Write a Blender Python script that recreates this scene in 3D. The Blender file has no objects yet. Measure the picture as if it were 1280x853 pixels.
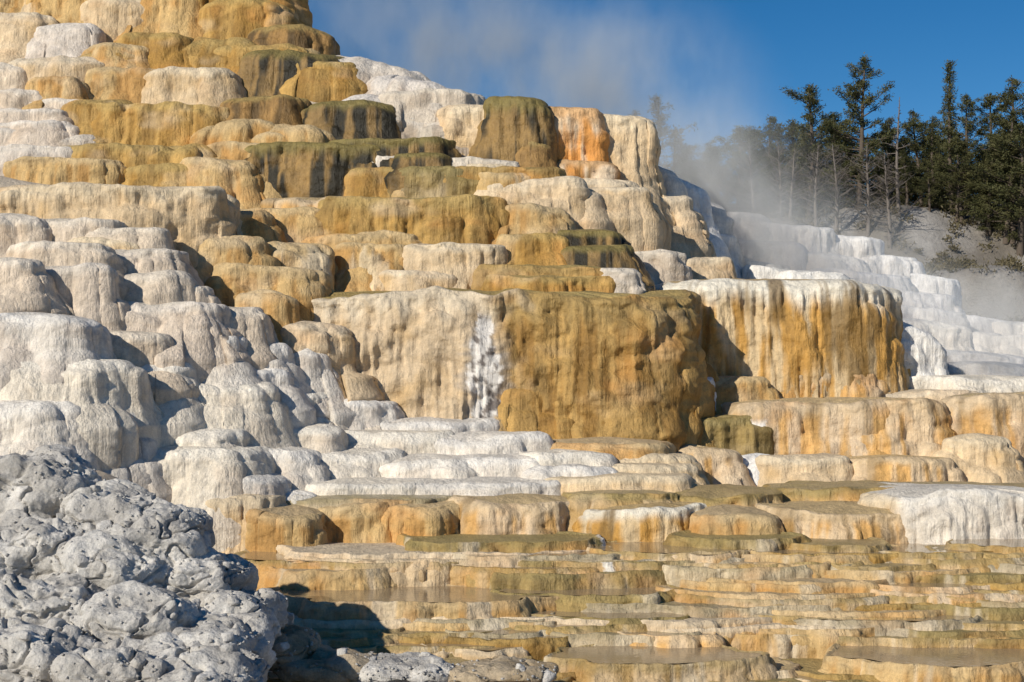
import bpy, math, random, bmesh
import numpy as np
F=1758.0; HV=480.0
scene=bpy.context.scene
scene.view_settings.view_transform='Standard'
rs=np.random.RandomState(7)
PERM=rs.permutation(256); PERM=np.concatenate([PERM,PERM,PERM])
G=rs.normal(size=(256,3)); G/=np.linalg.norm(G,axis=1)[:,None]
def pn(x,y,z):
    x,y,z=np.broadcast_arrays(np.asarray(x,float),np.asarray(y,float),np.asarray(z,float))
    xi=np.floor(x).astype(int);yi=np.floor(y).astype(int);zi=np.floor(z).astype(int)
    xf=x-xi;yf=y-yi;zf=z-zi
    u=xf*xf*xf*(xf*(xf*6-15)+10);v=yf*yf*yf*(yf*(yf*6-15)+10);w=zf*zf*zf*(zf*(zf*6-15)+10)
    xi&=255;yi&=255;zi&=255
    def g(a,b,c):
        h=PERM[PERM[PERM[(xi+a)&255]+((yi+b)&255)]+((zi+c)&255)]
        gr=G[h]
        return gr[...,0]*(xf-a)+gr[...,1]*(yf-b)+gr[...,2]*(zf-c)
    def L(a,b,t): return a+(b-a)*t
    return 1.6*L(L(L(g(0,0,0),g(1,0,0),u),L(g(0,1,0),g(1,1,0),u),v),L(L(g(0,0,1),g(1,0,1),u),L(g(0,1,1),g(1,1,1),u),v),w)
def fbm(x,y,z,o=3,ridge=False):
    s=0;a=1.0;t=0
    for i in range(o):
        n=pn(x*2**i+i*17.3,y*2**i+i*5.1,z*2**i-i*9.7)
        if ridge: n=0.6-2*np.abs(n)
        s=s+a*n;t+=a;a*=0.5
    return s/t
def worley(x,y,z):
    x,y,z=np.broadcast_arrays(x,y,z)
    xi=np.floor(x);yi=np.floor(y);zi=np.floor(z);f1=np.full(x.shape,9.0)
    for a in(-1,0,1):
        for b in(-1,0,1):
            for c in(-1,0,1):
                X=xi+a;Y=yi+b;Z=zi+c
                h=np.sin(X*127.1+Y*311.7+Z*74.7)*43758.5453;h1=h-np.floor(h);h=np.sin(X*269.5+Y*183.3+Z*246.1)*43758.5453;h2=h-np.floor(h);h=np.sin(X*113.5+Y*271.9+Z*124.6)*43758.5453;h3=h-np.floor(h)
                f1=np.minimum(f1,np.sqrt((X+h1-x)**2+(Y+h2-y)**2+(Z+h3-z)**2))
    return f1
def sm(a,b,x):
    t=np.clip((x-a)/(b-a),0,1);return t*t*(3-2*t)

# ---------------- materials
def nt(name):
    m=bpy.data.materials.new(name);m.use_nodes=True
    n=m.node_tree;b=n.nodes['Principled BSDF'];return m,n,b
def N(n,t,**k):
    x=n.nodes.new(t)
    for a,v in k.items(): setattr(x,a,v)
    return x
def noise(n,src,scale,detail=6,rough=0.6,vec=None):
    t=N(n,'ShaderNodeTexNoise');t.inputs['Scale'].default_value=scale;t.inputs['Detail'].default_value=detail;t.inputs['Roughness'].default_value=rough
    if vec:
        m=N(n,'ShaderNodeVectorMath',operation='MULTIPLY');m.inputs[1].default_value=vec
        n.links.new(src,m.inputs[0]);n.links.new(m.outputs[0],t.inputs['Vector'])
    else: n.links.new(src,t.inputs['Vector'])
    return t.outputs['Fac']
def rng(n,src,a,b,c,d):
    m=N(n,'ShaderNodeMapRange');m.inputs[1].default_value=a;m.inputs[2].default_value=b;m.inputs[3].default_value=c;m.inputs[4].default_value=d
    n.links.new(src,m.inputs[0]);return m.outputs[0]
def mul(n,a,b,op='MULTIPLY'):
    m=N(n,'ShaderNodeMath',operation=op)
    for i,s in enumerate((a,b)):
        if isinstance(s,(int,float)): m.inputs[i].default_value=s
        else: n.links.new(s,m.inputs[i])
    return m.outputs[0]
def travertine(name,rocky=False):
    m,n,b=nt(name)
    at=N(n,'ShaderNodeAttribute',attribute_name='Col')
    pos=N(n,'ShaderNodeNewGeometry').outputs['Position']
    n1=rng(n,noise(n,pos,1.6,8,0.65),0.3,0.7,0.77,1.15)
    n2=rng(n,noise(n,pos,1.0,5,0.6,(7,7,0.8)),0.3,0.7,0.81 if not rocky else .95,1.10)
    n3=rng(n,noise(n,pos,22,4,0.7),0.3,0.7,0.85 if not rocky else 0.74,1.12)
    f=mul(n,mul(n,n1,n2),n3)
    v=N(n,'ShaderNodeVectorMath',operation='SCALE')
    n.links.new(at.outputs['Color'],v.inputs[0]);n.links.new(f,v.inputs['Scale'])
    n.links.new(v.outputs[0],b.inputs['Base Color'])
    b.inputs['Specular IOR Level'].default_value=0.3
    n.links.new(rng(n,at.outputs['Alpha'],0,1,0.32,0.9),b.inputs['Roughness'])
    h=mul(n,mul(n,noise(n,pos,5,10,0.68),0.8 if not rocky else 2.4),mul(n,noise(n,pos,1.0,6,0.6,(10,10,1.0)),0.05 if rocky else 0.8),'ADD')
    vo=N(n,'ShaderNodeTexVoronoi');vo.inputs['Scale'].default_value=9 if not rocky else 6
    n.links.new(pos,vo.inputs['Vector'])
    h=mul(n,h,mul(n,vo.outputs['Distance'],0.12 if not rocky else -.2),'ADD')
    bp=N(n,'ShaderNodeBump');bp.inputs['Distance'].default_value=0.13 if not rocky else 0.06;bp.inputs['Strength'].default_value=0.72 if not rocky else .85
    n.links.new(h,bp.inputs['Height']);n.links.new(bp.outputs[0],b.inputs['Normal'])
    return m
MT=travertine('travertine_limestone');MR=travertine('weathered_grey_travertine',True)
m,n,b=nt('pool_water');b.inputs['Base Color'].default_value=(.30,.22,.13,1);b.inputs['Roughness'].default_value=.05
pos=N(n,'ShaderNodeNewGeometry').outputs['Position'];bp=N(n,'ShaderNodeBump');bp.inputs['Distance'].default_value=.012;bp.inputs['Strength'].default_value=.5
n.links.new(noise(n,pos,6,3),bp.inputs['Height']);n.links.new(bp.outputs[0],b.inputs['Normal']);MW=m

PAL={ # c1,c2,lip,top, gloss(alpha 1=dry)
'white':((.75,.68,.58),(.66,.57,.47),(.79,.74,.66),(.75,.69,.60),1,'chalky white'),
'pinkw':((.69,.58,.46),(.60,.48,.36),(.73,.65,.55),(.68,.61,.51),1,'pinkish white'),
'mist':((.84,.81,.77),(.74,.69,.63),(.86,.84,.81),(.82,.81,.79),1,'bright white'),
'cream':((.69,.53,.34),(.60,.42,.22),(.71,.59,.42),(.65,.53,.37),1,'cream'),
'beige':((.60,.53,.44),(.46,.38,.30),(.66,.60,.53),(.62,.56,.49),.7,'greyish beige'),
'tan':((.58,.40,.18),(.50,.29,.10),(.58,.43,.23),(.56,.42,.24),.8,'tan'),
'ochre':((.50,.31,.095),(.37,.21,.05),(.45,.31,.11),(.44,.31,.12),.6,'ochre'),
'gold':((.50,.31,.10),(.35,.195,.05),(.42,.28,.10),(.42,.30,.11),.5,'golden ochre'),
'orange':((.66,.39,.14),(.68,.52,.34),(.64,.49,.31),(.56,.42,.23),.5,'orange streaked'),
'rust':((.68,.31,.08),(.76,.60,.42),(.64,.40,.2),(.52,.33,.15),.5,'vivid orange streaked'),
'brown':((.36,.21,.07),(.13,.08,.03),(.38,.27,.10),(.32,.23,.09),.4,'dark brown streaked'),
'olive':((.38,.27,.10),(.22,.155,.055),(.32,.25,.10),(.36,.28,.12),.3,'olive algae coated'),
'darks':((.30,.19,.07),(.03,.026,.016),(.22,.175,.06),(.24,.18,.07),.25,'dark green streaked'),
'wet':((.50,.32,.12),(.58,.42,.23),(.38,.28,.11),(.42,.32,.17),.12,'wet yellow brown'),
'wetg':((.42,.34,.22),(.55,.45,.30),(.36,.30,.18),(.42,.36,.25),.12,'wet grey brown'),
'greyw':((.65,.57,.48),(.53,.44,.35),(.68,.61,.52),(.62,.56,.48),1,'greyish white'),
'grey':((.66,.63,.58),(.47,.445,.41),(.70,.68,.65),(.64,.62,.59),1,'weathered grey'),
'greyt':((.52,.42,.29),(.38,.29,.18),(.54,.46,.36),(.5,.44,.36),1,'greyish tan'),
'ornw':((.58,.32,.08),(.70,.53,.31),(.80,.74,.62),(.55,.40,.2),.4,'orange and cream streaked'),
}
STY={
'dome':dict(lip=.40,n=2.5,lw=1.1,la=.24,fl=.06,lump=.11,slope=.10,dl=1.0,da=.16,ds=.10,dr=.8,flare=.42,tv=.14,txt='dome with draped fluted sides'),
'wall':dict(lip=.08,n=2.8,lw=1.3,la=.34,fl=.07,lump=.15,slope=.04,dl=1.1,da=.20,ds=.08,dr=.45,flare=.22,tv=.10,txt='terrace with fluted face'),
'casc':dict(lip=.17,n=2.6,lw=1.2,la=.30,fl=.05,lump=.13,slope=.06,dl=.9,da=.21,ds=.25,dr=.5,flare=.32,tv=.12,txt='terrace of fused rounded lobes'),
'mound':dict(lip=.22,n=2.7,lw=1.4,la=.30,fl=.028,lump=.09,slope=.08,dl=1.15,da=.18,ds=.20,dr=.5,flare=.30,tv=.10,txt='terrace lobe with rounded lip'),
'shelf':dict(lip=.08,n=2.3,lw=.8,la=.26,fl=.03,lump=.07,slope=.06,dl=.38,da=.08,ds=.12,dr=.7,flare=.06,tv=.03,txt='low rimmed shelf'),
}
def Dm(u,v):
    b=np.interp(v,[-60,0,100,200,250,300,350,370,520,545,620,650,700,750,800,853,900],[64,62,57,53,51,49,47,46,43.5,42,38.5,37,34.5,32.3,30.2,28.2,26.5])
    if u<430: b*=1-0.17*(430-u)/430*float(sm(190,300,v))*(1-.6*float(sm(540,640,v)))
    if u>700: b*=1+0.10*(min(u,1300)-700)/580*(1-float(sm(560,640,v)))
    return float(b)
TER=[];CP=[];cnt=[0];ROCKV=[]
def link(o): scene.collection.objects.link(o)
def mkmesh(name,V,Fq,col=None,smooth=True,mat=None):
    me=bpy.data.meshes.new(name)
    V=np.ascontiguousarray(V,dtype=np.float32);Fq=np.ascontiguousarray(Fq,dtype=np.int32)
    k=Fq.shape[1]
    me.vertices.add(len(V));me.vertices.foreach_set('co',V.ravel())
    me.loops.add(Fq.size);me.loops.foreach_set('vertex_index',Fq.ravel())
    me.polygons.add(len(Fq));me.polygons.foreach_set('loop_start',np.arange(0,Fq.size,k,dtype=np.int32))
    me.update(calc_edges=True)
    if smooth: me.polygons.foreach_set('use_smooth',np.ones(len(Fq),dtype=bool))
    if col is not None:
        a=me.color_attributes.new('Col','FLOAT_COLOR','POINT');a.data.foreach_set('color',np.ascontiguousarray(col,dtype=np.float32).ravel())
    if mat: me.materials.append(mat)
    me.validate();return me
def drape(l,h,tr,H,R,lw,amp,sl):
    O=np.zeros((len(h),len(l)))
    cnt_=int(min(420,max(3,tr*H/(lw*lw*.8))))
    for i in range(cnt_):
        lc=R.rand()*tr;hi=R.rand()*H*.97-.05*H;w=lw*(.4+1.0*R.rand()**1.4);a=amp*(.4+1.1*R.rand())
        k=np.where(np.abs(l-lc)<w)[0]
        if len(k)==0: continue
        u=(l[k]-lc)/w;cap=np.sqrt(np.clip(1-u*u,0,1));te=hi+w*.36*(1-cap)
        x=(h[:,None]-te[None,:]);g=np.sqrt(1-(1-np.clip(x/(.38*w),0,1))**2)
        lf=w*(1.6+2.6*R.rand());tp=1-.5*sm(.6,1.0,x/lf)
        val=(sl*max(hi,0)+a*cap[None,:]**.8)*g*tp
        O[:,k]=np.maximum(O[:,k],val)
    return O
def terrace(u0,u1,vt,vb,pal,st='wall',D=None,dep=None,reg=True,pool=False,stain=None,tilt=0,blend=None,**ov):
    cnt[0]+=1;sd=cnt[0]*13.37
    R=np.random.RandomState(cnt[0]*7+3)
    P=dict(STY[st]);P.update(ov)
    uc=(u0+u1)/2
    if D is None: D=Dm(uc,vt)
    s=D/F;hw=(u1-u0)/2*s;H=(vb-vt)*s;cx=(uc-640)*s;zt=(HV-vt)*s
    if dep is None: dep=min(hw*P['dr'],3.2) if st!='shelf' else min(max(hw*.6,1.2),2.6)
    if 'lip' not in ov: P['lip']*=.6+.8*R.rand()
    Ht=H*1.5+1.2
    n=P['n'];th=np.linspace(0,2*math.pi,1441)[:-1]
    th=th+math.pi/2
    c,sn=np.cos(th),np.sin(th)
    r_lip=min(P['lip']*H,hw*.7,dep*.7)
    ox=hw*np.sign(c)*np.abs(c)**(2/n);oy=dep*np.sign(sn)*np.abs(sn)**(2/n)
    wob=1+(.12 if st!='shelf' else .24)*pn(c*1.7+sd,sn*1.7,sd*.3)+.06*pn(c*4+sd,sn*4,sd*.3)
    ox=ox*wob;oy=oy*wob
    seg=np.hypot(np.diff(ox,append=ox[0]),np.diff(oy,append=oy[0]))
    wgt=np.where(oy>dep*.3,.3,1.0);al=np.concatenate([[0],np.cumsum(seg*wgt)])[:-1];tot=(seg*wgt).sum()
    px=2.5
    nc=int(np.clip(tot/(px*s),28,760))
    q=np.linspace(0,tot,nc,endpoint=False)
    ax=np.interp(q,al,ox);ay=np.interp(q,al,oy)
    real=np.concatenate([[0],np.cumsum(seg)])[:-1];l=np.interp(q,al,real)
    tx=np.roll(ax,-1)-np.roll(ax,1);ty=np.roll(ay,-1)-np.roll(ay,1);tl=np.hypot(tx,ty)+1e-9
    nx,ny=ty/tl,-tx/tl
    if np.mean(nx*ax+ny*ay)<0: nx,ny=-nx,-ny
    tr=real[-1];pos=0;L=np.zeros(nc);lw=P['lw']*(0.7+.6*R.rand())
    while pos<tr+lw:
        w=lw*(.5+1.0*R.rand());a=.5+.5*R.rand()
        dd=np.clip(np.abs(l-pos)/w,0,1)
        L=np.maximum(L,a*np.sqrt(1-dd*dd));pos+=w*(.9+.5*R.rand())
    la=P['la']*min(1,hw/lw*.8)
    nr=int(np.clip(Ht/(px*s),8,150))
    h=np.linspace(0,1,nr)**1.12*Ht
    if r_lip>0.02: h=np.unique(np.concatenate([h,r_lip*np.array([.02,.06,.13,.25,.4,.6,.8])]))
    h=h[h<=Ht+1e-6];nr=len(h)
    hh=h[:,None];LL=L[None,:];lx=l[None,:]
    t=np.clip(hh/max(r_lip,1e-4),0,1)
    ol=-r_lip+r_lip*np.sqrt(np.clip(1-(1-t)**2,0,1))
    o=P['slope']*np.maximum(np.minimum(hh,H)-r_lip,0)
    dl=min(P['dl'],max(.25,hw*.7))
    o=o+drape(l,h,tr,H,R,dl,P['da']*dl/P['dl'],P['ds'])+.5*drape(l,h,tr,H,R,dl*.4,P['da']*.35*dl/P['dl'],0)
    o=o+la*(LL-.5)*(.6+.4*sm(0,H*.5+.05,hh))
    fb=np.clip((hh-.5*H)/(.65*H+.01),0,1.3)
    o=o+P['flare']*min(1,H/1.3)*fb**2*(1+.8*pn(lx*1.1,sd,2))
    X0=ax[None,:]*(1+ol/hw);Y0=ay[None,:]*(1+ol/dep)
    wx=cx+X0;wy=D+dep+Y0;wz=zt-hh+0*X0
    if P['fl']>0:
        flt=np.abs(pn(lx*3.2+sd,hh*.3,sd))+.6*np.abs(pn(lx*7+sd,hh*.5,sd))
        fm=.3+.7*sm(-.2,.3,pn(lx*.5,hh*.5,sd+5))
        o=o-P['fl']*2.2*(flt-.3)*fm*sm(r_lip*.3,r_lip+.2,hh)
    lump=P['lump'];sc_=min(1,H/1.2+.3)
    d3=fbm(wx*.9+sd*.01,wy*.9,wz*.9,5)
    o=o+lump*sc_*1.6*d3
    fine=fbm(wx*4.5,wy*4.5,wz*4.5,2)*.04
    o=o+fine
    px_=wx+nx[None,:]*o;py_=wy+ny[None,:]*o
    topn=P['tv']*min(1,H/1.2)*(1.5*pn(wx*.45+sd,wy*.45,sd)+.8*pn(wx*1.1,wy*1.1,sd))
    dz=-.22*la*(1-LL)*sm(H*.6+.1,0,hh)*1.6+topn*sm(H+.3,0,hh)+.04*pn(wx*3,wy*3,sd)*sm(.4,0,hh)
    dz=dz-tilt*(X0/hw)
    pz_=wz+dz
    rings=[]
    rise=.06*dep if st not in('shelf',) else .0
    for qv in (.02,.2,.4,.55,.68,.78,.86,.92,.965):
        X=cx+(px_[0]-cx)*qv;Y=D+dep+(py_[0]-D-dep)*qv
        Z=zt+(pz_[0]-zt)*qv**3+rise*(1-qv)+lump*sc_*.5*(fbm(X*1.3,Y*1.3,sd,3))*(1-qv**4)
        if tilt: Z=Z-tilt*((X-cx)/hw)*(1-qv**2)
        if st=='shelf': Z=Z-.06*sm(1.0,.9,qv)
        rings.append((X,Y,Z))
    TX=np.array([r[0] for r in rings]);TY=np.array([r[1] for r in rings]);TZ=np.array([r[2] for r in rings])
    if pool: TZ=TZ-.07
    VX=np.vstack([TX,px_]);VY=np.vstack([TY,py_]);VZ=np.vstack([TZ,pz_])
    nR=VX.shape[0];nT=len(rings)
    V=np.stack([VX,VY,VZ],-1).reshape(-1,3)
    i=np.arange(nR-1)[:,None]*nc;j=np.arange(nc)[None,:];j2=(j+1)%nc
    Q=np.stack([i+j,i+j2,i+nc+j2,i+nc+j],-1).reshape(-1,4)
    if pool:
        WX=cx+(px_[0]-cx)*.955;WY=D+dep+(py_[0]-D-dep)*.955
        zw=zt-.05
        WV=np.vstack([[[cx,D+dep,zw]],np.stack([WX,WY,0*WX+zw],-1)]);WQ=np.array([[0,1+k,1+(k+1)%nc] for k in range(nc)])
        wo=bpy.data.objects.new('water',mkmesh('water',WV,WQ,None,True,MW));wo['kind']='structure';wo['label']='shallow still brown pool held by a travertine rim';wo['category']='pool';link(wo)
    c1,c2,cl,ct,gl,ptxt=PAL[pal]
    c1,c2,cl,ct=[np.array(a) for a in (c1,c2,cl,ct)]
    C=np.zeros((nR,nc,3))
    st_=sm(-.2,.3,pn(lx*1.9+sd,hh*.3,sd*.2)+.6*pn(lx*6+sd,hh*.5,sd)+.25*fbm(wx*1.5,wy,wz*1.5,2))[...,None]
    if pal in('white','pinkw','mist','greyw','cream'): st_=sm(-.1,.6,fbm(wx*.8,wy*.8,wz*.9+sd,3)+.3*pn(lx*4,hh*.4,sd))[...,None]
    body=c1*(1-st_)+c2*st_
    lb=(1-sm(.06*H+.04,.22*H+.14,hh+.25*pn(lx*2.5,sd,0)*H*.4))[...,None]
    if st=='shelf': lb=lb*.6
    body=body*(1-lb)+cl*lb
    crease_shade=(1-.18*sm(.35,.0,L))[None,:,None]  # occlusion shade between lobes, painted into the vertex colour
    if pal in('ornw','orange','gold','rust','ochre'):
        e=sm(.08,.45,pn(lx*1.1+sd,hh*.25,9)+.4*pn(lx*5,hh*.3,3))[...,None]*(.8 if pal in('ornw','rust') else .48)
        body=body*(1-e)+np.array((.20,.12,.035))*e
    if pal in('ochre','tan','orange','cream','wet','olive','gold','wetg'):
        e=sm(.05,.5,fbm(wx*.5+5,wy*.5,wz*.8,3))[...,None]*(.5 if pal!='cream' else .25)
        body=body*(1-e)+np.array((.62,.30,.08))*e
        e=sm(.08,.45,fbm(wx*.55+25,wy*.5,wz*.7+8,3))[...,None]*(.42 if pal!='gold' else .2)
        body=body*(1-e)+np.array((.69,.55,.37))*e
    if pal in('olive','wet'):
        e=(sm(0,.4,fbm(wx*1.1+15,wy*.6,wz*.8,3))*sm(.5*H+.1,0,hh))[...,None]*.5
        body=body*(1-e)+np.array((.22,.18,.065))*e
    if pal in('wet','wetg','olive','tan','orange') and st in('shelf','casc'):
        e=sm(.18,.45,pn(lx*.9+sd,hh*.4,11)+.3*pn(lx*6,hh*.6,3))[...,None]*.6
        body=body*(1-e)+np.array((.70,.60,.44))*e
    zz=HV-wz/D*F;uu=wx/D*F+640
    if blend:
        ub,p2=blend;b1,b2,b3=[np.array(a) for a in PAL[p2][:3]]
        s2=sm(-.1,.5,fbm(wx*.7,wy*.8,wz*.8+sd,4))[...,None]
        bd=b1*(1-s2)+b2*s2;bd=bd*(1-lb)+b3*lb
        e=sm(-24,24,uu-ub+50*fbm(wx*.8,0,wz*.8,3)-.0*zz)[...,None]
        body=bd*(1-e)+body*e
    if stain:
        for S in stain:
            su,sv0,sv1,sw=S[:4]
            wd=sw*(1+.6*pn(wz*2,3,sd)+.5*pn(wz*6,1,1))
            if len(S)>4: wd=wd*(.45+.75*sm(sv0,sv0+70,zz))*(.5+.5*sm(sv1,sv1-50,zz))
            cc=su+sw*.6*pn(wz*1.1,0,4)
            e0=np.abs(uu-cc)/wd+.45*fbm(wx*4,wy,wz*4,3)
            if len(S)>4:
                d2=sm(1.8,1.0,e0+.5*pn(wx*2,wz*2,5))*sm(sv0-2,sv0+20,zz)*sm(sv1+10,sv1-6,zz)*.65
                body=body*(1-d2[...,None])+np.array((.34,.30,.26))*d2[...,None]
            e=sm(1.05,.85,e0)*sm(sv0-6,sv0+6,zz)*sm(sv1+6,sv1-6,zz)
            dk=sm(.05,.2,fbm(wx*3,wy,wz*2.2,4)) if len(S)>4 else 0*zz
            sc=np.array((.80,.75,.68))*(1-dk[...,None])+np.array((.20,.17,.15))*dk[...,None]
            body=body*(1-e[...,None])+sc*e[...,None]
    C[nT:]=body*crease_shade
    tn=sm(-.25,.35,fbm(TX*.9+sd,TY*.9,0*TX,3))[...,None]
    alt=np.array((.32,.25,.10)) if pal in('wet','wetg','olive','darks','ochre','gold') else ct*.86
    C[:nT]=ct*(1-.6*tn)+alt*.6*tn
    rr=R.rand()-.5;var=(1+.12*(R.rand()-.5))*np.array([1+.03*rr,1,1-.08*rr])
    A=np.full((nR,nc,1),gl)
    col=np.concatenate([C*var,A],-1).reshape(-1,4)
    nm='travertine_terrace' if st!='dome' else 'travertine_mound'
    V=V-np.array([cx,D+dep,zt-H])
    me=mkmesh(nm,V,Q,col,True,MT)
    ob=bpy.data.objects.new(nm,me);ob.location=(cx,D+dep,zt-H)
    ob['label']=f"{ptxt} travertine {P['txt']}";ob['category']='travertine terrace'
    ob['group']='stepped travertine terraces'
    link(ob)
    if reg:
        TER.append((u0,u1,vt,vb,pal,st))
    for fx in (-.8,-.4,0,.4,.8):
        CP.append((cx+fx*hw,D-.3+abs(fx)**3*dep*.6,zt-H-.5));CP.append((cx+fx*hw*.7,D+dep,zt-.45-abs(tilt)));
    return ob
T=terrace
bm=bmesh.new();bmesh.ops.create_icosphere(bm,subdivisions=7,radius=1);bm.verts.ensure_lookup_table()
IV=np.array([v.co[:] for v in bm.verts]);IF=np.array([[v.index for v in f.verts] for f in bm.faces]);bm.free()
bm=bmesh.new();bmesh.ops.create_icosphere(bm,subdivisions=6,radius=1);bm.verts.ensure_lookup_table()
IV6=np.array([v.co[:] for v in bm.verts]);IF6=np.array([[v.index for v in f.verts] for f in bm.faces]);bm.free()
def rockmass(u0,u1,vt,D,hgt,pal='grey',dy=1.3,amp=1.0,big=True):
    s=D/F;hw=(u1-u0)/2*s;cx=((u0+u1)/2-640)*s;zt=(HV-vt)*s
    VV,FF=(IV,IF) if big else (IV6,IF6)
    n_=np.sign(VV)*np.abs(VV)**.75
    P=n_*np.array([hw,dy,hgt])+np.array([cx,D+dy,zt-hgt])
    x,y,z=P.T
    nn=VV/np.array([hw,dy,hgt]);nn/=np.linalg.norm(nn,axis=1)[:,None]
    wxp=x+.2*pn(x*1.6,y*1.6,z*1.6);wyp=y+.2*pn(x*1.6+7,y*1.6,z*1.6);wzp=z+.2*pn(x*1.6,y*1.6+7,z*1.6)
    a=worley(wxp*1.0,wyp*1.0,wzp*1.6);b_=worley(wxp*2.2+4,wyp*2.2,wzp*2.8)
    cr=np.abs(fbm(x*1.0+3,y*1.0,z*1.5,3))
    d=.34*fbm(x*.8,y*.8,z*.8,3)-.26*(a*a-.25)-.10*(b_*b_-.2)+.085*fbm(x*3.2,y*3.2,z*3.8,4)-.12*sm(.07,0,cr)
    P=P+nn*(d*amp)[:,None]
    c1,c2=[np.array(q) for q in PAL[pal][:2]]
    e=sm(-.25,.3,fbm(x*.9,y*.9,z*.9+3,4)+.5*(a-.5))[:,None];C=c1*(1-e)+c2*e
    w=sm(.1,.4,fbm(x*1.6+9,y*1.6,z*1.6,4))[:,None]*.7*(pal=='grey');C=C*(1-w)+np.array((.76,.73,.68))*w
    w=sm(.14,.4,fbm(x*2.1+29,y*2.1,z*2.1,4))[:,None]*.45;C=C*(1-w)+np.array((.34,.32,.285))*w
    O=np.array([cx,D+dy,zt-2*hgt])
    me=mkmesh('rock_mound',P-O,FF,np.concatenate([C,np.ones((len(C),1))],1),True,MR)
    o=bpy.data.objects.new('rock_mound',me);o.location=O;o['label']=PAL[pal][5]+' crumbly travertine rock mound with cracked crust';o['category']='rock mound';o['group']='grey rock mounds';link(o)
    f=P[(nn[:,1]<.3)&(nn[:,2]>-.2)];ROCKV.append((f,pal))
    CP.append((cx,D+dy,zt-2*hgt))
# ---- upper left domes
T(-80,180,-60,60,'tan','casc',D=64);T(150,360,-50,70,'ochre','casc',D=63.5)
for a in [(-80,14,-60,40,'pinkw'),(-35,64,12,75,'cream'),(26,122,22,80,'greyw'),(38,132,-30,40,'tan'),(82,190,-12,60,'cream'),(152,268,-25,40,'tan'),(224,362,-8,62,'ochre'),
 (300,414,26,80,'brown'),(132,252,38,86,'ochre'),(102,182,50,85,'tan'),(196,344,40,140,'ochre'),(288,438,58,128,'darks'),(-8,142,68,128,'cream'),(90,214,78,130,'tan'),
 (164,290,84,142,'cream'),(-48,40,75,135,'pinkw'),(28,104,94,128,'tan'),(-38,70,108,150,'pinkw'),(44,168,118,168,'ochre'),(272,383,115,155,'brown'),
 (232,358,148,225,'tan'),(302,418,150,235,'tan'),(160,270,178,245,'ochre'),(212,318,195,265,'tan')]:
    T(*a[:4],a[4],'dome')
T(375,560,66,200,'greyw','dome',D=59,tilt=.55,dep=2.6,lip=.5);T(440,600,92,220,'beige','dome',D=58,tilt=.45,dep=2.2,lip=.45);T(500,632,116,225,'greyw','dome',D=57,tilt=.2,dep=2,lip=.4);T(425,540,118,220,'beige','dome',D=57.2,tilt=.3,lip=.4);T(485,606,146,230,'beige','mound',D=56.3,tilt=.3);T(552,630,128,225,'cream','wall',D=56.2,lip=.25)
T(100,290,129,185,'ochre','wall',fl=.09)
for a in [(376,494,122,182,'darks'),(-40,76,135,158,'pinkw'),(-60,66,158,190,'pinkw'),(-40,82,150,190,'pinkw')]: T(*a,'mound')
T(-60,100,182,236,'greyw','wall');T(56,208,178,236,'ochre','wall',fl=.10);T(0,150,197,236,'tan','wall')
T(415,560,172,215,'darks','wall');T(302,516,176,264,'darks','wall',fl=.10);T(490,560,190,215,'darks','mound')
T(464,676,206,262,'olive','wall',fl=.08);T(540,700,208,262,'gold','wall')
T(606,684,119,240,'darks','wall',D=55.6,lip=.12,fl=.1);T(664,750,133,245,'rust','wall',D=56.4,lip=.08,fl=.1);T(714,812,143,250,'cream','wall',D=57.0,lip=.08,flare=.6,fl=.1);T(640,690,172,225,'brown','dome',D=55.2)
T(694,765,200,252,'rust','casc',D=55.6);T(765,848,198,275,'white','mound',D=58.6,tilt=.5,lip=.25);T(800,884,218,300,'mist','mound',D=60,tilt=.6,lip=.25);T(838,905,246,310,'mist','mound',D=62,tilt=.3,lip=.2)
T(700,800,222,290,'cream','casc',D=55.0);T(765,866,244,315,'cream','casc',D=57)
T(-60,268,229,325,'cream','wall',fl=.10,D=46);T(262,335,262,305,'tan','dome');T(255,425,259,305,'tan','mound',D=50);T(330,470,245,290,'orange','casc',D=51.5)
T(392,626,245,330,'ochre','wall',D=50,fl=.1);T(598,664,217,262,'tan','casc',lump=.2);T(600,722,223,300,'cream','casc',D=52);T(625,705,256,300,'tan','casc',D=50.5)
# ---- middle
T(228,330,293,375,'tan','casc');T(300,400,302,405,'tan','casc');T(240,395,332,412,'tan','wall');T(380,470,293,355,'tan','wall');T(440,530,291,352,'tan','casc');T(505,628,304,354,'cream','wall')
T(425,520,302,354,'tan','casc');T(620,702,291,338,'ochre','mound');T(690,778,286,318,'darks','mound');T(705,792,306,342,'darks','mound');T(748,796,335,368,'greyw','mound',D=47.6,flare=0)
T(780,860,313,358,'greyw','casc',D=52);T(840,920,321,358,'cream','casc',D=54)
T(598,778,331,378,'gold','wall',D=47.8,flare=0);T(610,770,344,378,'ochre','wall',D=47.2,flare=0)
T(290,365,362,425,'tan','mound')
T(362,872,363,554,'gold','wall',D=45.2,lump=.28,fl=.095,n=4.0,dep=2.6,ds=.08,da=.26,dl=1.2,flare=.3,lip=.05,tv=.2,stain=[(606,392,552,15,1)],blend=(632,'cream'))
T(470,575,434,556,'cream','mound',D=45.3,lump=.2,lip=.5,flare=.2);T(632,705,476,558,'gold','casc',D=44.6);T(700,800,510,562,'ochre','casc',D=44.6)
T(322,432,402,475,'cream','casc',D=44.2,la=.35)
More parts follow.
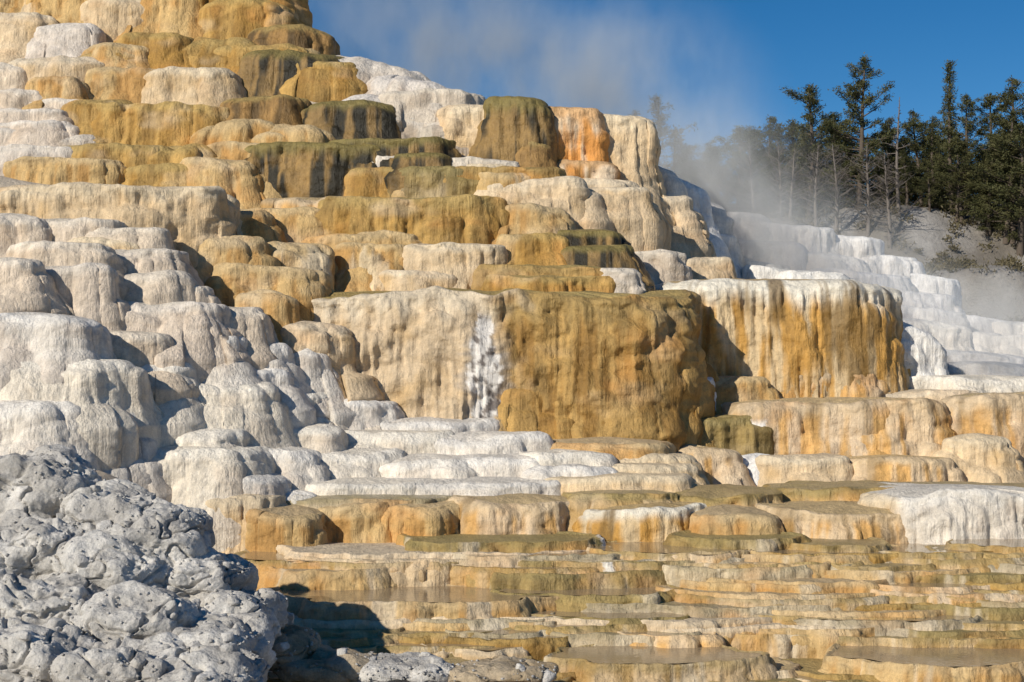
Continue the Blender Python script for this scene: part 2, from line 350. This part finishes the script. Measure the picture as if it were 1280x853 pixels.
# ---- left white terraces
for a in [(-60,55,265,330,'pinkw'),(-40,44,322,372,'pinkw'),(20,150,272,312,'pinkw'),(84,205,284,322,'pinkw'),(4,128,302,345,'pinkw'),(84,222,310,358,'pinkw'),(0,138,332,400,'pinkw'),(80,228,341,402,'pinkw'),
 (160,258,355,392,'pinkw'),(100,268,378,430,'pinkw'),(185,325,383,432,'pinkw'),(-60,112,391,452,'white'),(70,212,414,468,'pinkw'),(150,302,421,470,'white'),(228,362,429,492,'white'),(295,408,431,495,'white'),
 (-80,150,449,512,'white'),(92,235,453,510,'white'),(172,352,461,500,'white'),(92,330,476,548,'white'),(272,396,486,540,'white'),(-80,90,502,580,'white'),(12,170,508,590,'white'),(320,488,499,542,'white')]:
    T(*a,'mound')
for a in [(130,310,537,600,'white'),(265,420,533,568,'white'),(352,490,519,555,'white'),(440,620,525,560,'white'),(375,580,541,588,'white'),(500,690,544,595,'white'),(130,320,559,628,'white'),(260,400,562,628,'white'),(330,500,564,622,'white'),
 (440,620,574,618,'white'),(545,715,572,618,'white'),(640,775,568,612,'white'),(740,880,570,612,'cream'),(650,775,584,625,'white'),(350,540,604,630,'white'),(470,715,603,630,'white'),(680,850,553,582,'tan'),(740,880,582,620,'cream'),
 (230,360,596,630,'white'),(640,870,596,624,'cream')]:
    T(*a,'mound',dep=1.6,tv=.10,flare=.3,lip=.3)
# ---- right
T(794,1128,348,512,'ornw','wall',D=49.4,fl=.13,la=.60,lw=1.7,ds=.05,lip=.10,dep=3.0,n=3.2);T(885,968,471,512,'tan','mound',D=47.8)
T(955,1105,468,512,'orange','wall',D=48.8)
T(1100,1180,405,505,'mist','wall',D=51,lip=.7,tilt=.4);T(1040,1120,361,430,'white','mound',D=52)
T(718,968,521,578,'olive','wall',D=46);T(898,1188,501,602,'orange','wall',D=46.4,fl=.09,stain=[(942,525,606,18)]);T(1040,1190,499,602,'orange','wall',D=46.3);T(1194,1330,493,602,'orange','wall',D=46.8);T(1188,1262,544,608,'cream','casc',D=45.2)
T(915,985,570,604,'mist','casc',D=45.0,lip=.8,dep=.8);T(955,1066,571,610,'cream','mound',D=44.4);T(850,925,561,608,'orange','mound',D=44.5);T(1060,1200,573,608,'orange','mound',D=44.3)
T(1120,1330,471,520,'white','mound',D=50);T(1080,1240,489,520,'cream','mound',D=49);T(870,892,472,525,'mist','wall',D=47.2,dep=.4)
Ds=[(830,960,262,330,68),(905,1050,280,350,68.5),(975,1110,293,370,69),(1040,1150,316,385,69),(1090,1200,343,405,69),(1150,1270,394,450,68),(1230,1360,404,470,68),
    (835,920,288,345,61),(885,1010,300,355,66),(975,1088,316,375,66),(890,990,325,360,63),(1020,1140,340,390,65),(1070,1190,364,425,65),(1100,1210,385,440,63),(1150,1250,413,460,63),(1190,1340,422,480,62),
    (940,1070,338,380,60),(1150,1300,440,490,57),(1200,1340,455,500,55),(1010,1110,352,405,60),(1100,1220,400,460,58)]
for k,a in enumerate(Ds): T(*a[:4],'mist','casc' if k%3==0 else 'wall',D=a[4],la=.45,reg=False,tilt=.2,lip=.07,flare=.3,fl=.12)
# ---- lower
for a in [(960,1330,612,655,'wet'),(965,1185,638,692,'orange'),(562,725,625,692,'orange'),(380,500,631,694,'tan'),(470,570,633,692,'tan'),(310,400,641,698,'tan'),(235,345,619,695,'cream'),
 (728,885,634,698,'ornw'),(840,975,616,660,'wet'),(700,860,618,650,'wet'),(860,985,641,692,'tan'),(300,570,623,642,'wetg')]:
    T(*a,'wall',dep=1.6,lump=.12)
T(1105,1360,617,700,'white','wall',dep=1.8,D=37.6,n=4,lump=.12,flare=.5,fl=.08,la=.5,tv=.18,blend=(1120,'cream'))
for a in [(500,755,677,706,'olive'),(850,1010,673,706,'olive'),(1000,1120,681,708,'wet'),(350,690,699,745,'cream'),(330,500,712,752,'tan'),(660,900,701,728,'wet'),(860,1060,703,738,'tan'),(1020,1180,706,738,'wet'),(1180,1340,691,724,'wet')]:
    T(*a,'shelf',stain=[(760,660,730,8)] if a[0]==660 or a[0]==500 else None)
T(318,700,752,790,'tan','shelf',pool=True,dep=1.5,D=31.6);T(1070,1340,830,865,'tan','shelf',pool=True,dep=1.4,D=28.3);T(690,960,828,860,'wet','shelf',pool=True,dep=1.1,D=28.4)
T(620,850,742,770,'olive','shelf',pool=True,dep=1.0);T(960,1180,772,800,'wet','shelf',pool=True,dep=1.0)
random.seed(5)
v=688
while v<905:
    u=280+random.random()*80
    while u<1340:
        w=random.uniform(130,500);vv=v+random.uniform(-6,6)
        inp=(u<690 and u+w>320 and 716<vv<764) or (u+w>1070 and 800<vv<842) or (u<960 and u+w>700 and 804<vv<838)
        if not inp:
            dh=random.uniform(6,18)
            pal=random.choices(['wet','olive','tan','orange','cream','ochre','wetg'],[5,4.4,2.6,3.4,1.2,1.6,3.6])[0]
            T(u,u+w,vv,vv+dh,pal,'shelf',reg=False,pool=random.random()<.34)
        u+=w*random.uniform(.5,.85)
    v+=7.8
# ---- grey rocks
for a in [(-80,100,572,27.5,.9),(48,196,618,26.8,.8),(100,240,640,26.3,.7),(-70,94,652,25.8,.9),(40,200,682,25.4,.8),(130,296,702,26,.7),(205,335,748,25.2,.6),(-80,110,728,24,.8),(50,232,752,23.6,.7),(185,322,790,23.2,.6),
          (-80,94,802,21.8,.6),(40,210,820,21.5,.5),(160,310,838,21.6,.4)]:
    rockmass(*a[:3],a[3],a[4])
for a in [(275,390,800,26.4,.35,'greyt'),(330,470,824,26.2,.3,'greyt'),(440,570,832,26.0,.28,'grey'),(265,350,772,27,.4,'greyt'),(545,700,838,26,.22,'greyt')]:
    rockmass(*a[:5],a[5],dy=.9,amp=.6,big=False)
# ---- random filler behind
base=list(TER)
for k in range(80):
    u0_,u1_,vt_,vb_,pal,st=random.choice(base)
    if vt_>600 or vt_<20 : continue
    uc=random.uniform(u0_,u1_);vt=random.uniform(vt_+8,vb_)
    if uc>790 or (600<uc<880 and vt>325) or (360<uc<600 and vt>340): continue
    w=random.uniform(60,150);
    if pal in('darks','brown','olive'): pal='ochre'
    T(uc-w/2,uc+w/2,vt,vt+random.uniform(28,60),pal,'mound',D=Dm(uc,vt)+.6,reg=False)

# rubble
def chunk(R,r):
    P=np.array([(x,y,z) for x in(-1,1) for y in(-1,1) for z in(-1,1)],float)
    P*=(.6+.35*R.rand(8,1));P+=R.normal(0,.14,(8,3));P*=np.array([1,.8+.3*R.rand(),.55+.4*R.rand()])*r
    a=R.rand()*6.28;c,s=math.cos(a),math.sin(a);b=R.normal(0,.4);cb,sb=math.cos(b),math.sin(b)
    M=np.array([[c,-s,0],[s,c,0],[0,0,1]])@np.array([[cb,0,sb],[0,1,0],[-sb,0,cb]])
    return P@M.T
FQ=np.array([[0,1,3,2],[4,6,7,5],[0,4,5,1],[2,3,7,6],[0,2,6,4],[1,5,7,3]])
R=np.random.RandomState(21)
SR=[];SF=[];SC=[];off=0
for gi,(VV,pal) in enumerate(ROCKV):
    for k in range(110 if pal=='grey' else 60):
        p=VV[R.randint(0,len(VV))]
        big=(k<2)
        r=R.uniform(.07,.15) if big else R.uniform(.010,.034)
        Pk=chunk(R,r)
        if big:
            bm=bmesh.new();vs=[bm.verts.new(q) for q in Pk]
            for f in FQ: bm.faces.new([vs[t] for t in f])
            bmesh.ops.recalc_face_normals(bm,faces=bm.faces);bmesh.ops.subdivide_edges(bm,edges=bm.edges,cuts=5,use_grid_fill=True,smooth=.2)
            for v_ in bm.verts:
                q=np.array(v_.co);dn=float(fbm(q[0]*6+gi,q[1]*6+k,q[2]*6,3));ln=np.linalg.norm(q)+1e-6
                v_.co=list(q*(.75+.25*min(1,r/ln))*(1+.30*dn))
            for f in bm.faces: f.smooth=True
            me=bpy.data.meshes.new('rock');bm.to_mesh(me);bm.free()
            cc=.58*(1+.1*R.normal());ca=me.color_attributes.new('Col','FLOAT_COLOR','POINT');ca.data.foreach_set('color',np.tile([cc,cc*.96,cc*.90,1],len(me.vertices)).astype(np.float32))
            me.materials.append(MR);o=bpy.data.objects.new('rock',me);o.location=(p[0],p[1]-.0,p[2]+r*.05)
            o['label']='small blocky grey rock resting on crumbly travertine';o['category']='rock';o['group']='loose grey rocks';link(o)
        else:
            SR.append(Pk+p+np.array([0,-.01,r*.3]));SF.append(FQ+off);off+=8
            cc=R.uniform(.4,.65);SC.append(np.tile([cc,cc*.97,cc*.92,1],(8,1)))
o=bpy.data.objects.new('rubble',mkmesh('rubble',np.vstack(SR),np.vstack(SF),np.vstack(SC),False,MR));o['kind']='stuff';o['label']='fine pale grey rubble strewn over the rock mounds';o['category']='rubble';link(o)

# ---------------- ground
CPa=np.array(CP)
extra=[(-60,30,-6.3),(-30,12,-6.4),(0,10,-6.6),(30,10,-6.6),(60,30,-6),(0,18,-6.6),(-12,18,-6.2),(15,18,-6.6),(30,40,-4.5),(45,50,-1),
 (22,76,3.2),(30,79,2.8),(38,81,3.2),(20,88,6.5),(30,90,7.2),(40,92,7.6),(18,104,12),(28,106,13),(40,106,13.2),(55,100,12),(60,85,6),(10,104,12),(0,104,12),(-10,90,14),
 (20,130,16),(40,135,17),(60,140,18),(0,130,16),(-40,120,20),(-30,75,20),(-15,75,18),(-50,60,14),(-45,45,5),(5,80,6),(10,90,7.5),(50,65,1.5)]
for xx,yy in [(7,58),(8,59),(9,60),(7.5,62),(10,61),(9,63),(8.5,57),(10,58),(11,63),(12,60),(7,64.5),(9,65.5)]: extra+=[(xx,yy,2.8)]*2
AC=np.vstack([CPa,np.array(extra)])
gx=np.concatenate([-np.geomspace(900,40,16),np.linspace(-38,62,210),np.geomspace(66,900,16)])
gy=np.concatenate([[-300,-120,-40,-10,2],np.linspace(8,125,235),np.geomspace(128,2500,22)])
GX,GY=np.meshgrid(gx,gy)
def gh(X,Y):
    z=np.zeros(X.size);xf=X.ravel();yf=Y.ravel()
    for i in range(0,X.size,4000):
        dx=xf[i:i+4000,None]-AC[None,:,0];dy=yf[i:i+4000,None]-AC[None,:,1]
        w=1/(dx*dx+dy*dy+.15)**2.2
        z[i:i+4000]=(w*AC[None,:,2]).sum(1)/w.sum(1)
    z=z.reshape(X.shape)
    far=sm(150,500,np.hypot(X,Y-40));z=z*(1-far)+10*far
    return z+(.7*fbm(X*.15,Y*.15,0,3)+.45*fbm(X*.6,Y*.6,3,4,True))*sm(72,82,Y)+ .08*fbm(X,Y,0,3)
GZ=gh(GX,GY)
V=np.stack([GX,GY,GZ],-1).reshape(-1,3);nx_=len(gx);ny_=len(gy)
i=np.arange(ny_-1)[:,None]*nx_;j=np.arange(nx_-1)[None,:]
Q=np.stack([i+j,i+j+1,i+nx_+j+1,i+nx_+j],-1).reshape(-1,4)
col=np.zeros((len(V),4));tt=sm(76,82,V[:,1])[:,None]
nn=sm(-.3,.35,fbm(V[:,0]*.25,V[:,1]*.25,0,5))[:,None]
col[:,:3]=np.array((.58,.49,.38))*(1-tt)+tt*(np.array((.17,.15,.125))*(1-nn)+nn*np.array((.35,.33,.31)));col[:,3]=1
g=bpy.data.objects.new('ground',mkmesh('ground',V,Q,col,True,MR));g['kind']='structure';g['label']='pale travertine ground rising to a bare grey slope';g['category']='ground';link(g)

# ---------------- trees
def bark(name,c):
    m,n,b=nt(name);pos=N(n,'ShaderNodeNewGeometry').outputs['Position']
    r=N(n,'ShaderNodeValToRGB');r.color_ramp.elements[0].color=(*[x*.5 for x in c],1);r.color_ramp.elements[1].color=(*[x*1.3 for x in c],1)
    n.links.new(noise(n,pos,4,6,.6,(4,4,1)),r.inputs[0]);n.links.new(r.outputs[0],b.inputs['Base Color']);b.inputs['Roughness'].default_value=.9;return m
MB=bark('pine_bark',(.11,.085,.065));MD=bark('dead_wood',(.17,.145,.125))
def leaf(name,a,c):
    m,n,b=nt(name);pos=N(n,'ShaderNodeNewGeometry').outputs['Position']
    r=N(n,'ShaderNodeValToRGB');r.color_ramp.elements[0].position=.3;r.color_ramp.elements[1].position=.7
    r.color_ramp.elements[0].color=(*a,1);r.color_ramp.elements[1].color=(*c,1)
    n.links.new(noise(n,pos,1.3,6,.7),r.inputs[0]);n.links.new(r.outputs[0],b.inputs['Base Color']);b.inputs['Roughness'].default_value=.7;b.inputs['Specular IOR Level'].default_value=.2;return m
ML=leaf('pine_needles',(.025,.036,.014),(.13,.12,.048));ML2=leaf('faded_needles',(.05,.05,.035),(.13,.11,.07));MS=leaf('scrub_leaves',(.06,.055,.03),(.16,.13,.07))
def tube(P,Rr,k):
    P=np.array(P);m=len(P);V=[];
    d=P[-1]-P[0];d/=np.linalg.norm(d)+1e-9
    a=np.cross(d,[0.3,.9,.2]);a/=np.linalg.norm(a);b=np.cross(d,a)
    for p,r in zip(P,Rr):
        for q in range(k):
            t=2*math.pi*q/k;V.append(p+r*(math.cos(t)*a+math.sin(t)*b))
    Q=[[i*k+q,i*k+(q+1)%k,(i+1)*k+(q+1)%k,(i+1)*k+q] for i in range(m-1) for q in range(k)]
    return np.array(V),np.array(Q)
def make_tree(H,kind,seed):
    R=np.random.RandomState(seed);V=[];Q=[];off=0;LV=[]
    lean=R.normal(0,.03,2)
    def tp(t): return np.array([lean[0]*H*t+.12*math.sin(t*5+seed),lean[1]*H*t+.12*math.cos(t*4+seed)-.12,H*t])
    ts=np.linspace(0,1,14);a,b=tube([tp(t) for t in ts],[(.017 if kind!='snag' else .011)*H*(1-t)**.8+.02 for t in ts],8);V.append(a);Q.append(b);off=len(a)
    nb={'pine':66,'fir':90,'dead':80,'snag':44,'thin':60}[kind]
    start={'pine':.14,'fir':.05,'dead':.10,'snag':.2,'thin':.15}[kind]
    RR={'pine':.23,'fir':.16,'dead':.24,'snag':.13,'thin':.20}[kind]*H
    for k in range(nb):
        t=start+(1-start)*((k+R.rand())/nb)**.9*.99
        q=(t-start)/(1-start)
        if kind in('pine','dead','thin'): pr=(math.sin(math.pi*min(1,q*.8+.22)))**.8+.08
        else: pr=(1-q)*.95+.06
        clump=.35+.65*math.sin(q*11+seed)**2
        Lb=RR*pr*(.3+1.05*R.rand())*clump
        az=R.rand()*2*math.pi;up={'pine':.15,'fir':-.25,'dead':.35,'snag':.1,'thin':.0}[kind]+R.normal(0,.15)+.5*q
        d=np.array([math.cos(az),math.sin(az),up]);d/=np.linalg.norm(d)
        p0=tp(t);pm=p0+d*Lb*.55;pe=p0+d*Lb+np.array([0,0,(.12 if kind!='fir' else .05)*Lb])
        r0=.012*H*(1-t)**.7*.5+.018
        a,b=tube([p0,pm,pe],[r0,r0*.6,.012],4);V.append(a);Q.append(b+off);off+=len(a)
        if kind in('dead','snag'):
            for s_ in range(8):
                f=.3+.65*R.rand();ps=p0+(pe-p0)*f;e=ps+(d*.5+R.normal(0,.5,3))*Lb*.4
                a,b=tube([ps,e],[.02,.008],3);V.append(a);Q.append(b+off);off+=len(a)
        if kind in('pine','fir','thin'):
            nt_=int(4+Lb*({'pine':9,'fir':8,'thin':3}[kind]))
            for s_ in range(nt_):
                f=.35+.7*R.rand()**.8;c=p0+(pe-p0)*f+R.normal(0,1,3)*np.array([.17,.17,.06])*(.5+.16*Lb)
                m_=10
                dr=R.normal(0,1,(m_,3))+d*.8+np.array([0,0,.25]);dr/=np.linalg.norm(dr,axis=1)[:,None]
                sd_=np.cross(dr,R.normal(0,1,(m_,3)));sd_/=np.linalg.norm(sd_,axis=1)[:,None]
                ln=(.14+.20*R.rand(m_))[:,None];wd=(.018+.022*R.rand(m_))[:,None]
                st=c+R.normal(0,.11,(m_,3))
                LV.append(np.stack([st-sd_*wd*.5,st+dr*ln*.6-sd_*wd,st+dr*ln,st+dr*ln*.5+sd_*wd],1))
    V=np.vstack(V);Q=np.vstack(Q)
    tr=mkmesh('trunk',V,Q,None,True,MD if kind in('dead','snag') else MB)
    cr=None
    if LV:
        LV=np.concatenate(LV).reshape(-1,3);LQ=np.arange(len(LV)).reshape(-1,4)
        cr=(LV,LQ)
    return tr,cr
LIB={}
for nm,kd,sd_ in [('p1','pine',1),('p2','pine',2),('p3','pine',3),('f1','fir',4),('f2','fir',5),('d1','dead',6),('d2','dead',8),('s1','snag',9),('t1','thin',10),('t2','thin',12)]:
    tr,cr=make_tree(12.0,kd,sd_)
    LIB[nm]=(tr,mkmesh('crown',cr[0],cr[1],None,False,ML2 if kd=='thin' else ML) if cr else None,cr)
def gz(x,y): return float(gh(np.array([[x]]),np.array([[y]]))[0,0])
LBL={'p':('pine_tree','tall dark green pine with clumped irregular crown on the slope','pine tree'),'f':('fir_tree','narrow conical dark green fir on the slope','fir tree'),
 'd':('bare_tree','leafless grey tree with spreading bare branches on the slope','bare tree'),'s':('dead_snag','tall dead grey snag with short broken branches','dead tree'),'t':('pine_tree','thin sparse pine with faded needles half hidden in steam','pine tree')}
def tree(kind,u,vtop,D,rot=0,wide=1.0,hmax=None):
    x=(u-640)*D/F;zt=(HV-vtop)*D/F;z=gz(x,D)-.15;H=max(zt-z,3)
    nm,lb,cat=LBL[kind[0]]
    e=bpy.data.objects.new(nm,None);e.location=(x,D,z);e.rotation_euler=(0,0,rot);s=H/12
    e.scale=(s*wide,s*wide,s);e['label']=lb;e['category']=cat;e['group']='conifers on the slope';e.empty_display_size=.5;link(e)
    tr,cr,_=LIB[kind]
    o=bpy.data.objects.new('trunk',tr);o.parent=e;link(o)
    if cr: o=bpy.data.objects.new('crown',cr);o.parent=e;link(o)
for a in [('p1',1070,74,104,.3,1.15),('f1',1188,76,103,1,1.0),('p2',1010,106,106,2,1.35),('s1',1122,122,101,0,1.3),('p3',1272,96,102,1.5,1.4),('p2',1236,118,106,3,1.25),('p1',1215,120,109,4,1.1),('p3',1150,138,106,2,1.3),
 ('p3',960,145,110,1,1.4),('d1',975,175,102,0,1.3),('d2',940,172,104,1,1.3),('p2',925,158,112,4,1.4),('p1',895,182,114,2,1.4),('f2',1168,145,104,3,1.3),('p1',1105,148,110,1,1.3),('p2',1040,140,112,2.6,1.4),('d2',1045,180,100,2,1.4),
 ('p1',1255,140,100,.5,1.3),('f2',1290,130,101,2,1.4),('t1',812,122,112,0,1.3),('t2',785,140,114,2,1.3),('t2',845,160,115,3,1.4),('p3',1135,190,103,3.3,1.6),('f1',1100,200,105,2.2,1.6),('p1',1205,172,102,3.6,1.6),('t1',865,185,112,2,1.3),
 ('d1',1020,180,100,3,1.3),('f2',985,155,110,1,1.6),('p3',1195,200,102,0,1.6),('d2',990,185,101,4,1.4),('f1',1060,185,106,4,1.7),('f2',1235,185,101,1,1.7),('p2',1262,180,100,1,1.7),('d1',1085,180,100,5,1.3),
 ('p2',1160,205,102,1,1.6),('p1',975,190,108,3,1.7),('p3',1030,180,108,2,1.6),('f2',1125,170,107,2,1.6),('p3',1280,160,99,4,1.5),('d2',1110,190,99,1,1.3)]:
    tree(*a)
AV=[];off=0;R=np.random.RandomState(3)
for k in range(115):
    u=R.uniform(835,1460);D=R.uniform(106,126);x=(u-640)*D/F;z=gz(x,D)
    vt_=R.uniform(152,210)+ (max(0,960-u))*.25;H=max((HV-vt_)*D/F-z,3)
    cr=LIB[['p1','p2','p3','f1','f2'][k%5]][2];s=H/12;r=R.rand()*6;c_,s_=math.cos(r),math.sin(r)
    v=cr[0];sel=v.reshape(-1,4,3)[::2].reshape(-1,3)*1.0
    W=np.stack([(c_*sel[:,0]-s_*sel[:,1])*s*1.7+x,(s_*sel[:,0]+c_*sel[:,1])*s*1.7+D,sel[:,2]*s+z],-1)
    AV.append(W)
W=np.vstack(AV)
o=bpy.data.objects.new('forest',mkmesh('forest',W,np.arange(len(W)).reshape(-1,4),None,False,ML));o['kind']='stuff';o['label']='distant dark green conifer forest covering the slope';o['category']='forest';link(o)
R=np.random.RandomState(11);SV=[]
for k in range(330):
    x=R.uniform(15,48);y=R.uniform(78,106);z=gz(x,y);r=R.uniform(.2,.7)
    m_=55;c=R.normal(0,1,(m_,3))*np.array([r,r,r*.6])*.6+np.array([x,y,z+r*.4])
    dr=R.normal(0,1,(m_,3));dr[:,2]=abs(dr[:,2])+.3;dr/=np.linalg.norm(dr,axis=1)[:,None];sd_=np.cross(dr,R.normal(0,1,(m_,3)));sd_/=np.linalg.norm(sd_,axis=1)[:,None]
    SV.append(np.stack([c-sd_*.03,c+dr*.15-sd_*.05,c+dr*.3,c+dr*.15+sd_*.05],1))
SV=np.concatenate(SV).reshape(-1,3)
o=bpy.data.objects.new('scrub',mkmesh('scrub',SV,np.arange(len(SV)).reshape(-1,4),None,False,MS));o['kind']='stuff';o['label']='low dry scrub scattered over the bare slope';o['category']='scrub';link(o)

# ---------------- steam
def steam(u,v,D,ru,rv,rd,dens,seed,tilt=0):
    s=D/F
    bm=bmesh.new();bmesh.ops.create_icosphere(bm,subdivisions=3,radius=1);me=bpy.data.meshes.new('steam_cloud');bm.to_mesh(me);bm.free()
    m=bpy.data.materials.new('steam');m.use_nodes=True;n=m.node_tree;n.nodes.clear()
    out=N(n,'ShaderNodeOutputMaterial');vs=N(n,'ShaderNodeVolumeScatter');vs.inputs['Anisotropy'].default_value=-.4;vs.inputs['Color'].default_value=(.94,.98,1,1)
    tc=N(n,'ShaderNodeTexCoord').outputs['Object']
    ln=N(n,'ShaderNodeVectorMath',operation='LENGTH');n.links.new(tc,ln.inputs[0])
    fall=rng(n,ln.outputs['Value'],.1,1,1,0)
    ps=N(n,'ShaderNodeNewGeometry').outputs['Position']
    no=noise(n,ps,.30,5,.64,(1,.7,.6));nr_=rng(n,no,.38,.66,.06,1)
    n.links.new(mul(n,mul(n,mul(n,fall,fall),nr_),dens),vs.inputs['Density']);n.links.new(vs.outputs[0],out.inputs['Volume'])
    me.materials.append(m)
    o=bpy.data.objects.new('steam_cloud',me);o.location=((u-640)*s,D,(HV-v)*s);o.scale=(ru*s,rd,rv*s);o.rotation_euler=(0,tilt,0)
    o['kind']='stuff';o['label']='thin white steam drifting above the hot terraces';o['category']='steam';link(o)
steam(570,60,71,300,180,5,.42,1,.35)
steam(780,120,70,240,180,5,.45,2,.3)
steam(880,230,64,200,140,5,.75,2,.2)
steam(1020,320,62,250,110,4,.6,3,.3)
steam(1190,420,54,210,110,3,1.1,4,.1)

# ---------------- light
to=np.array([-.64,-.68,.53]);to/=np.linalg.norm(to)
from mathutils import Vector
sd=bpy.data.lights.new('sun','SUN');sd.energy=4.85;sd.angle=math.radians(.5);sd.color=(1,.925,.80)
so=bpy.data.objects.new('sun',sd);so.rotation_euler=Vector(to).to_track_quat('Z','Y').to_euler();link(so)
w=bpy.data.worlds.new('World');scene.world=w;w.use_nodes=True;n=w.node_tree
sk=N(n,'ShaderNodeTexSky',sky_type='NISHITA');sk.sun_disc=False;sk.sun_elevation=math.asin(to[2]);sk.sun_rotation=math.atan2(to[0],to[1])
sk.altitude=2500;sk.air_density=1;sk.dust_density=.05;sk.ozone_density=2
hs=N(n,'ShaderNodeHueSaturation');hs.inputs['Saturation'].default_value=1.4
n.links.new(sk.outputs[0],hs.inputs['Color']);n.links.new(hs.outputs[0],n.nodes['Background'].inputs[0]);n.nodes['Background'].inputs[1].default_value=.081
cd=bpy.data.cameras.new('camera');cd.sensor_width=36;cd.lens=36*F/1280;cd.shift_y=(HV-426.5)/1280;cd.clip_end=5000;cd.clip_start=.5
co=bpy.data.objects.new('camera',cd);co.rotation_euler=(math.pi/2,0,0);link(co);scene.camera=co
print('verts',sum(len(o.data.vertices) for o in scene.objects if o.type=='MESH'))
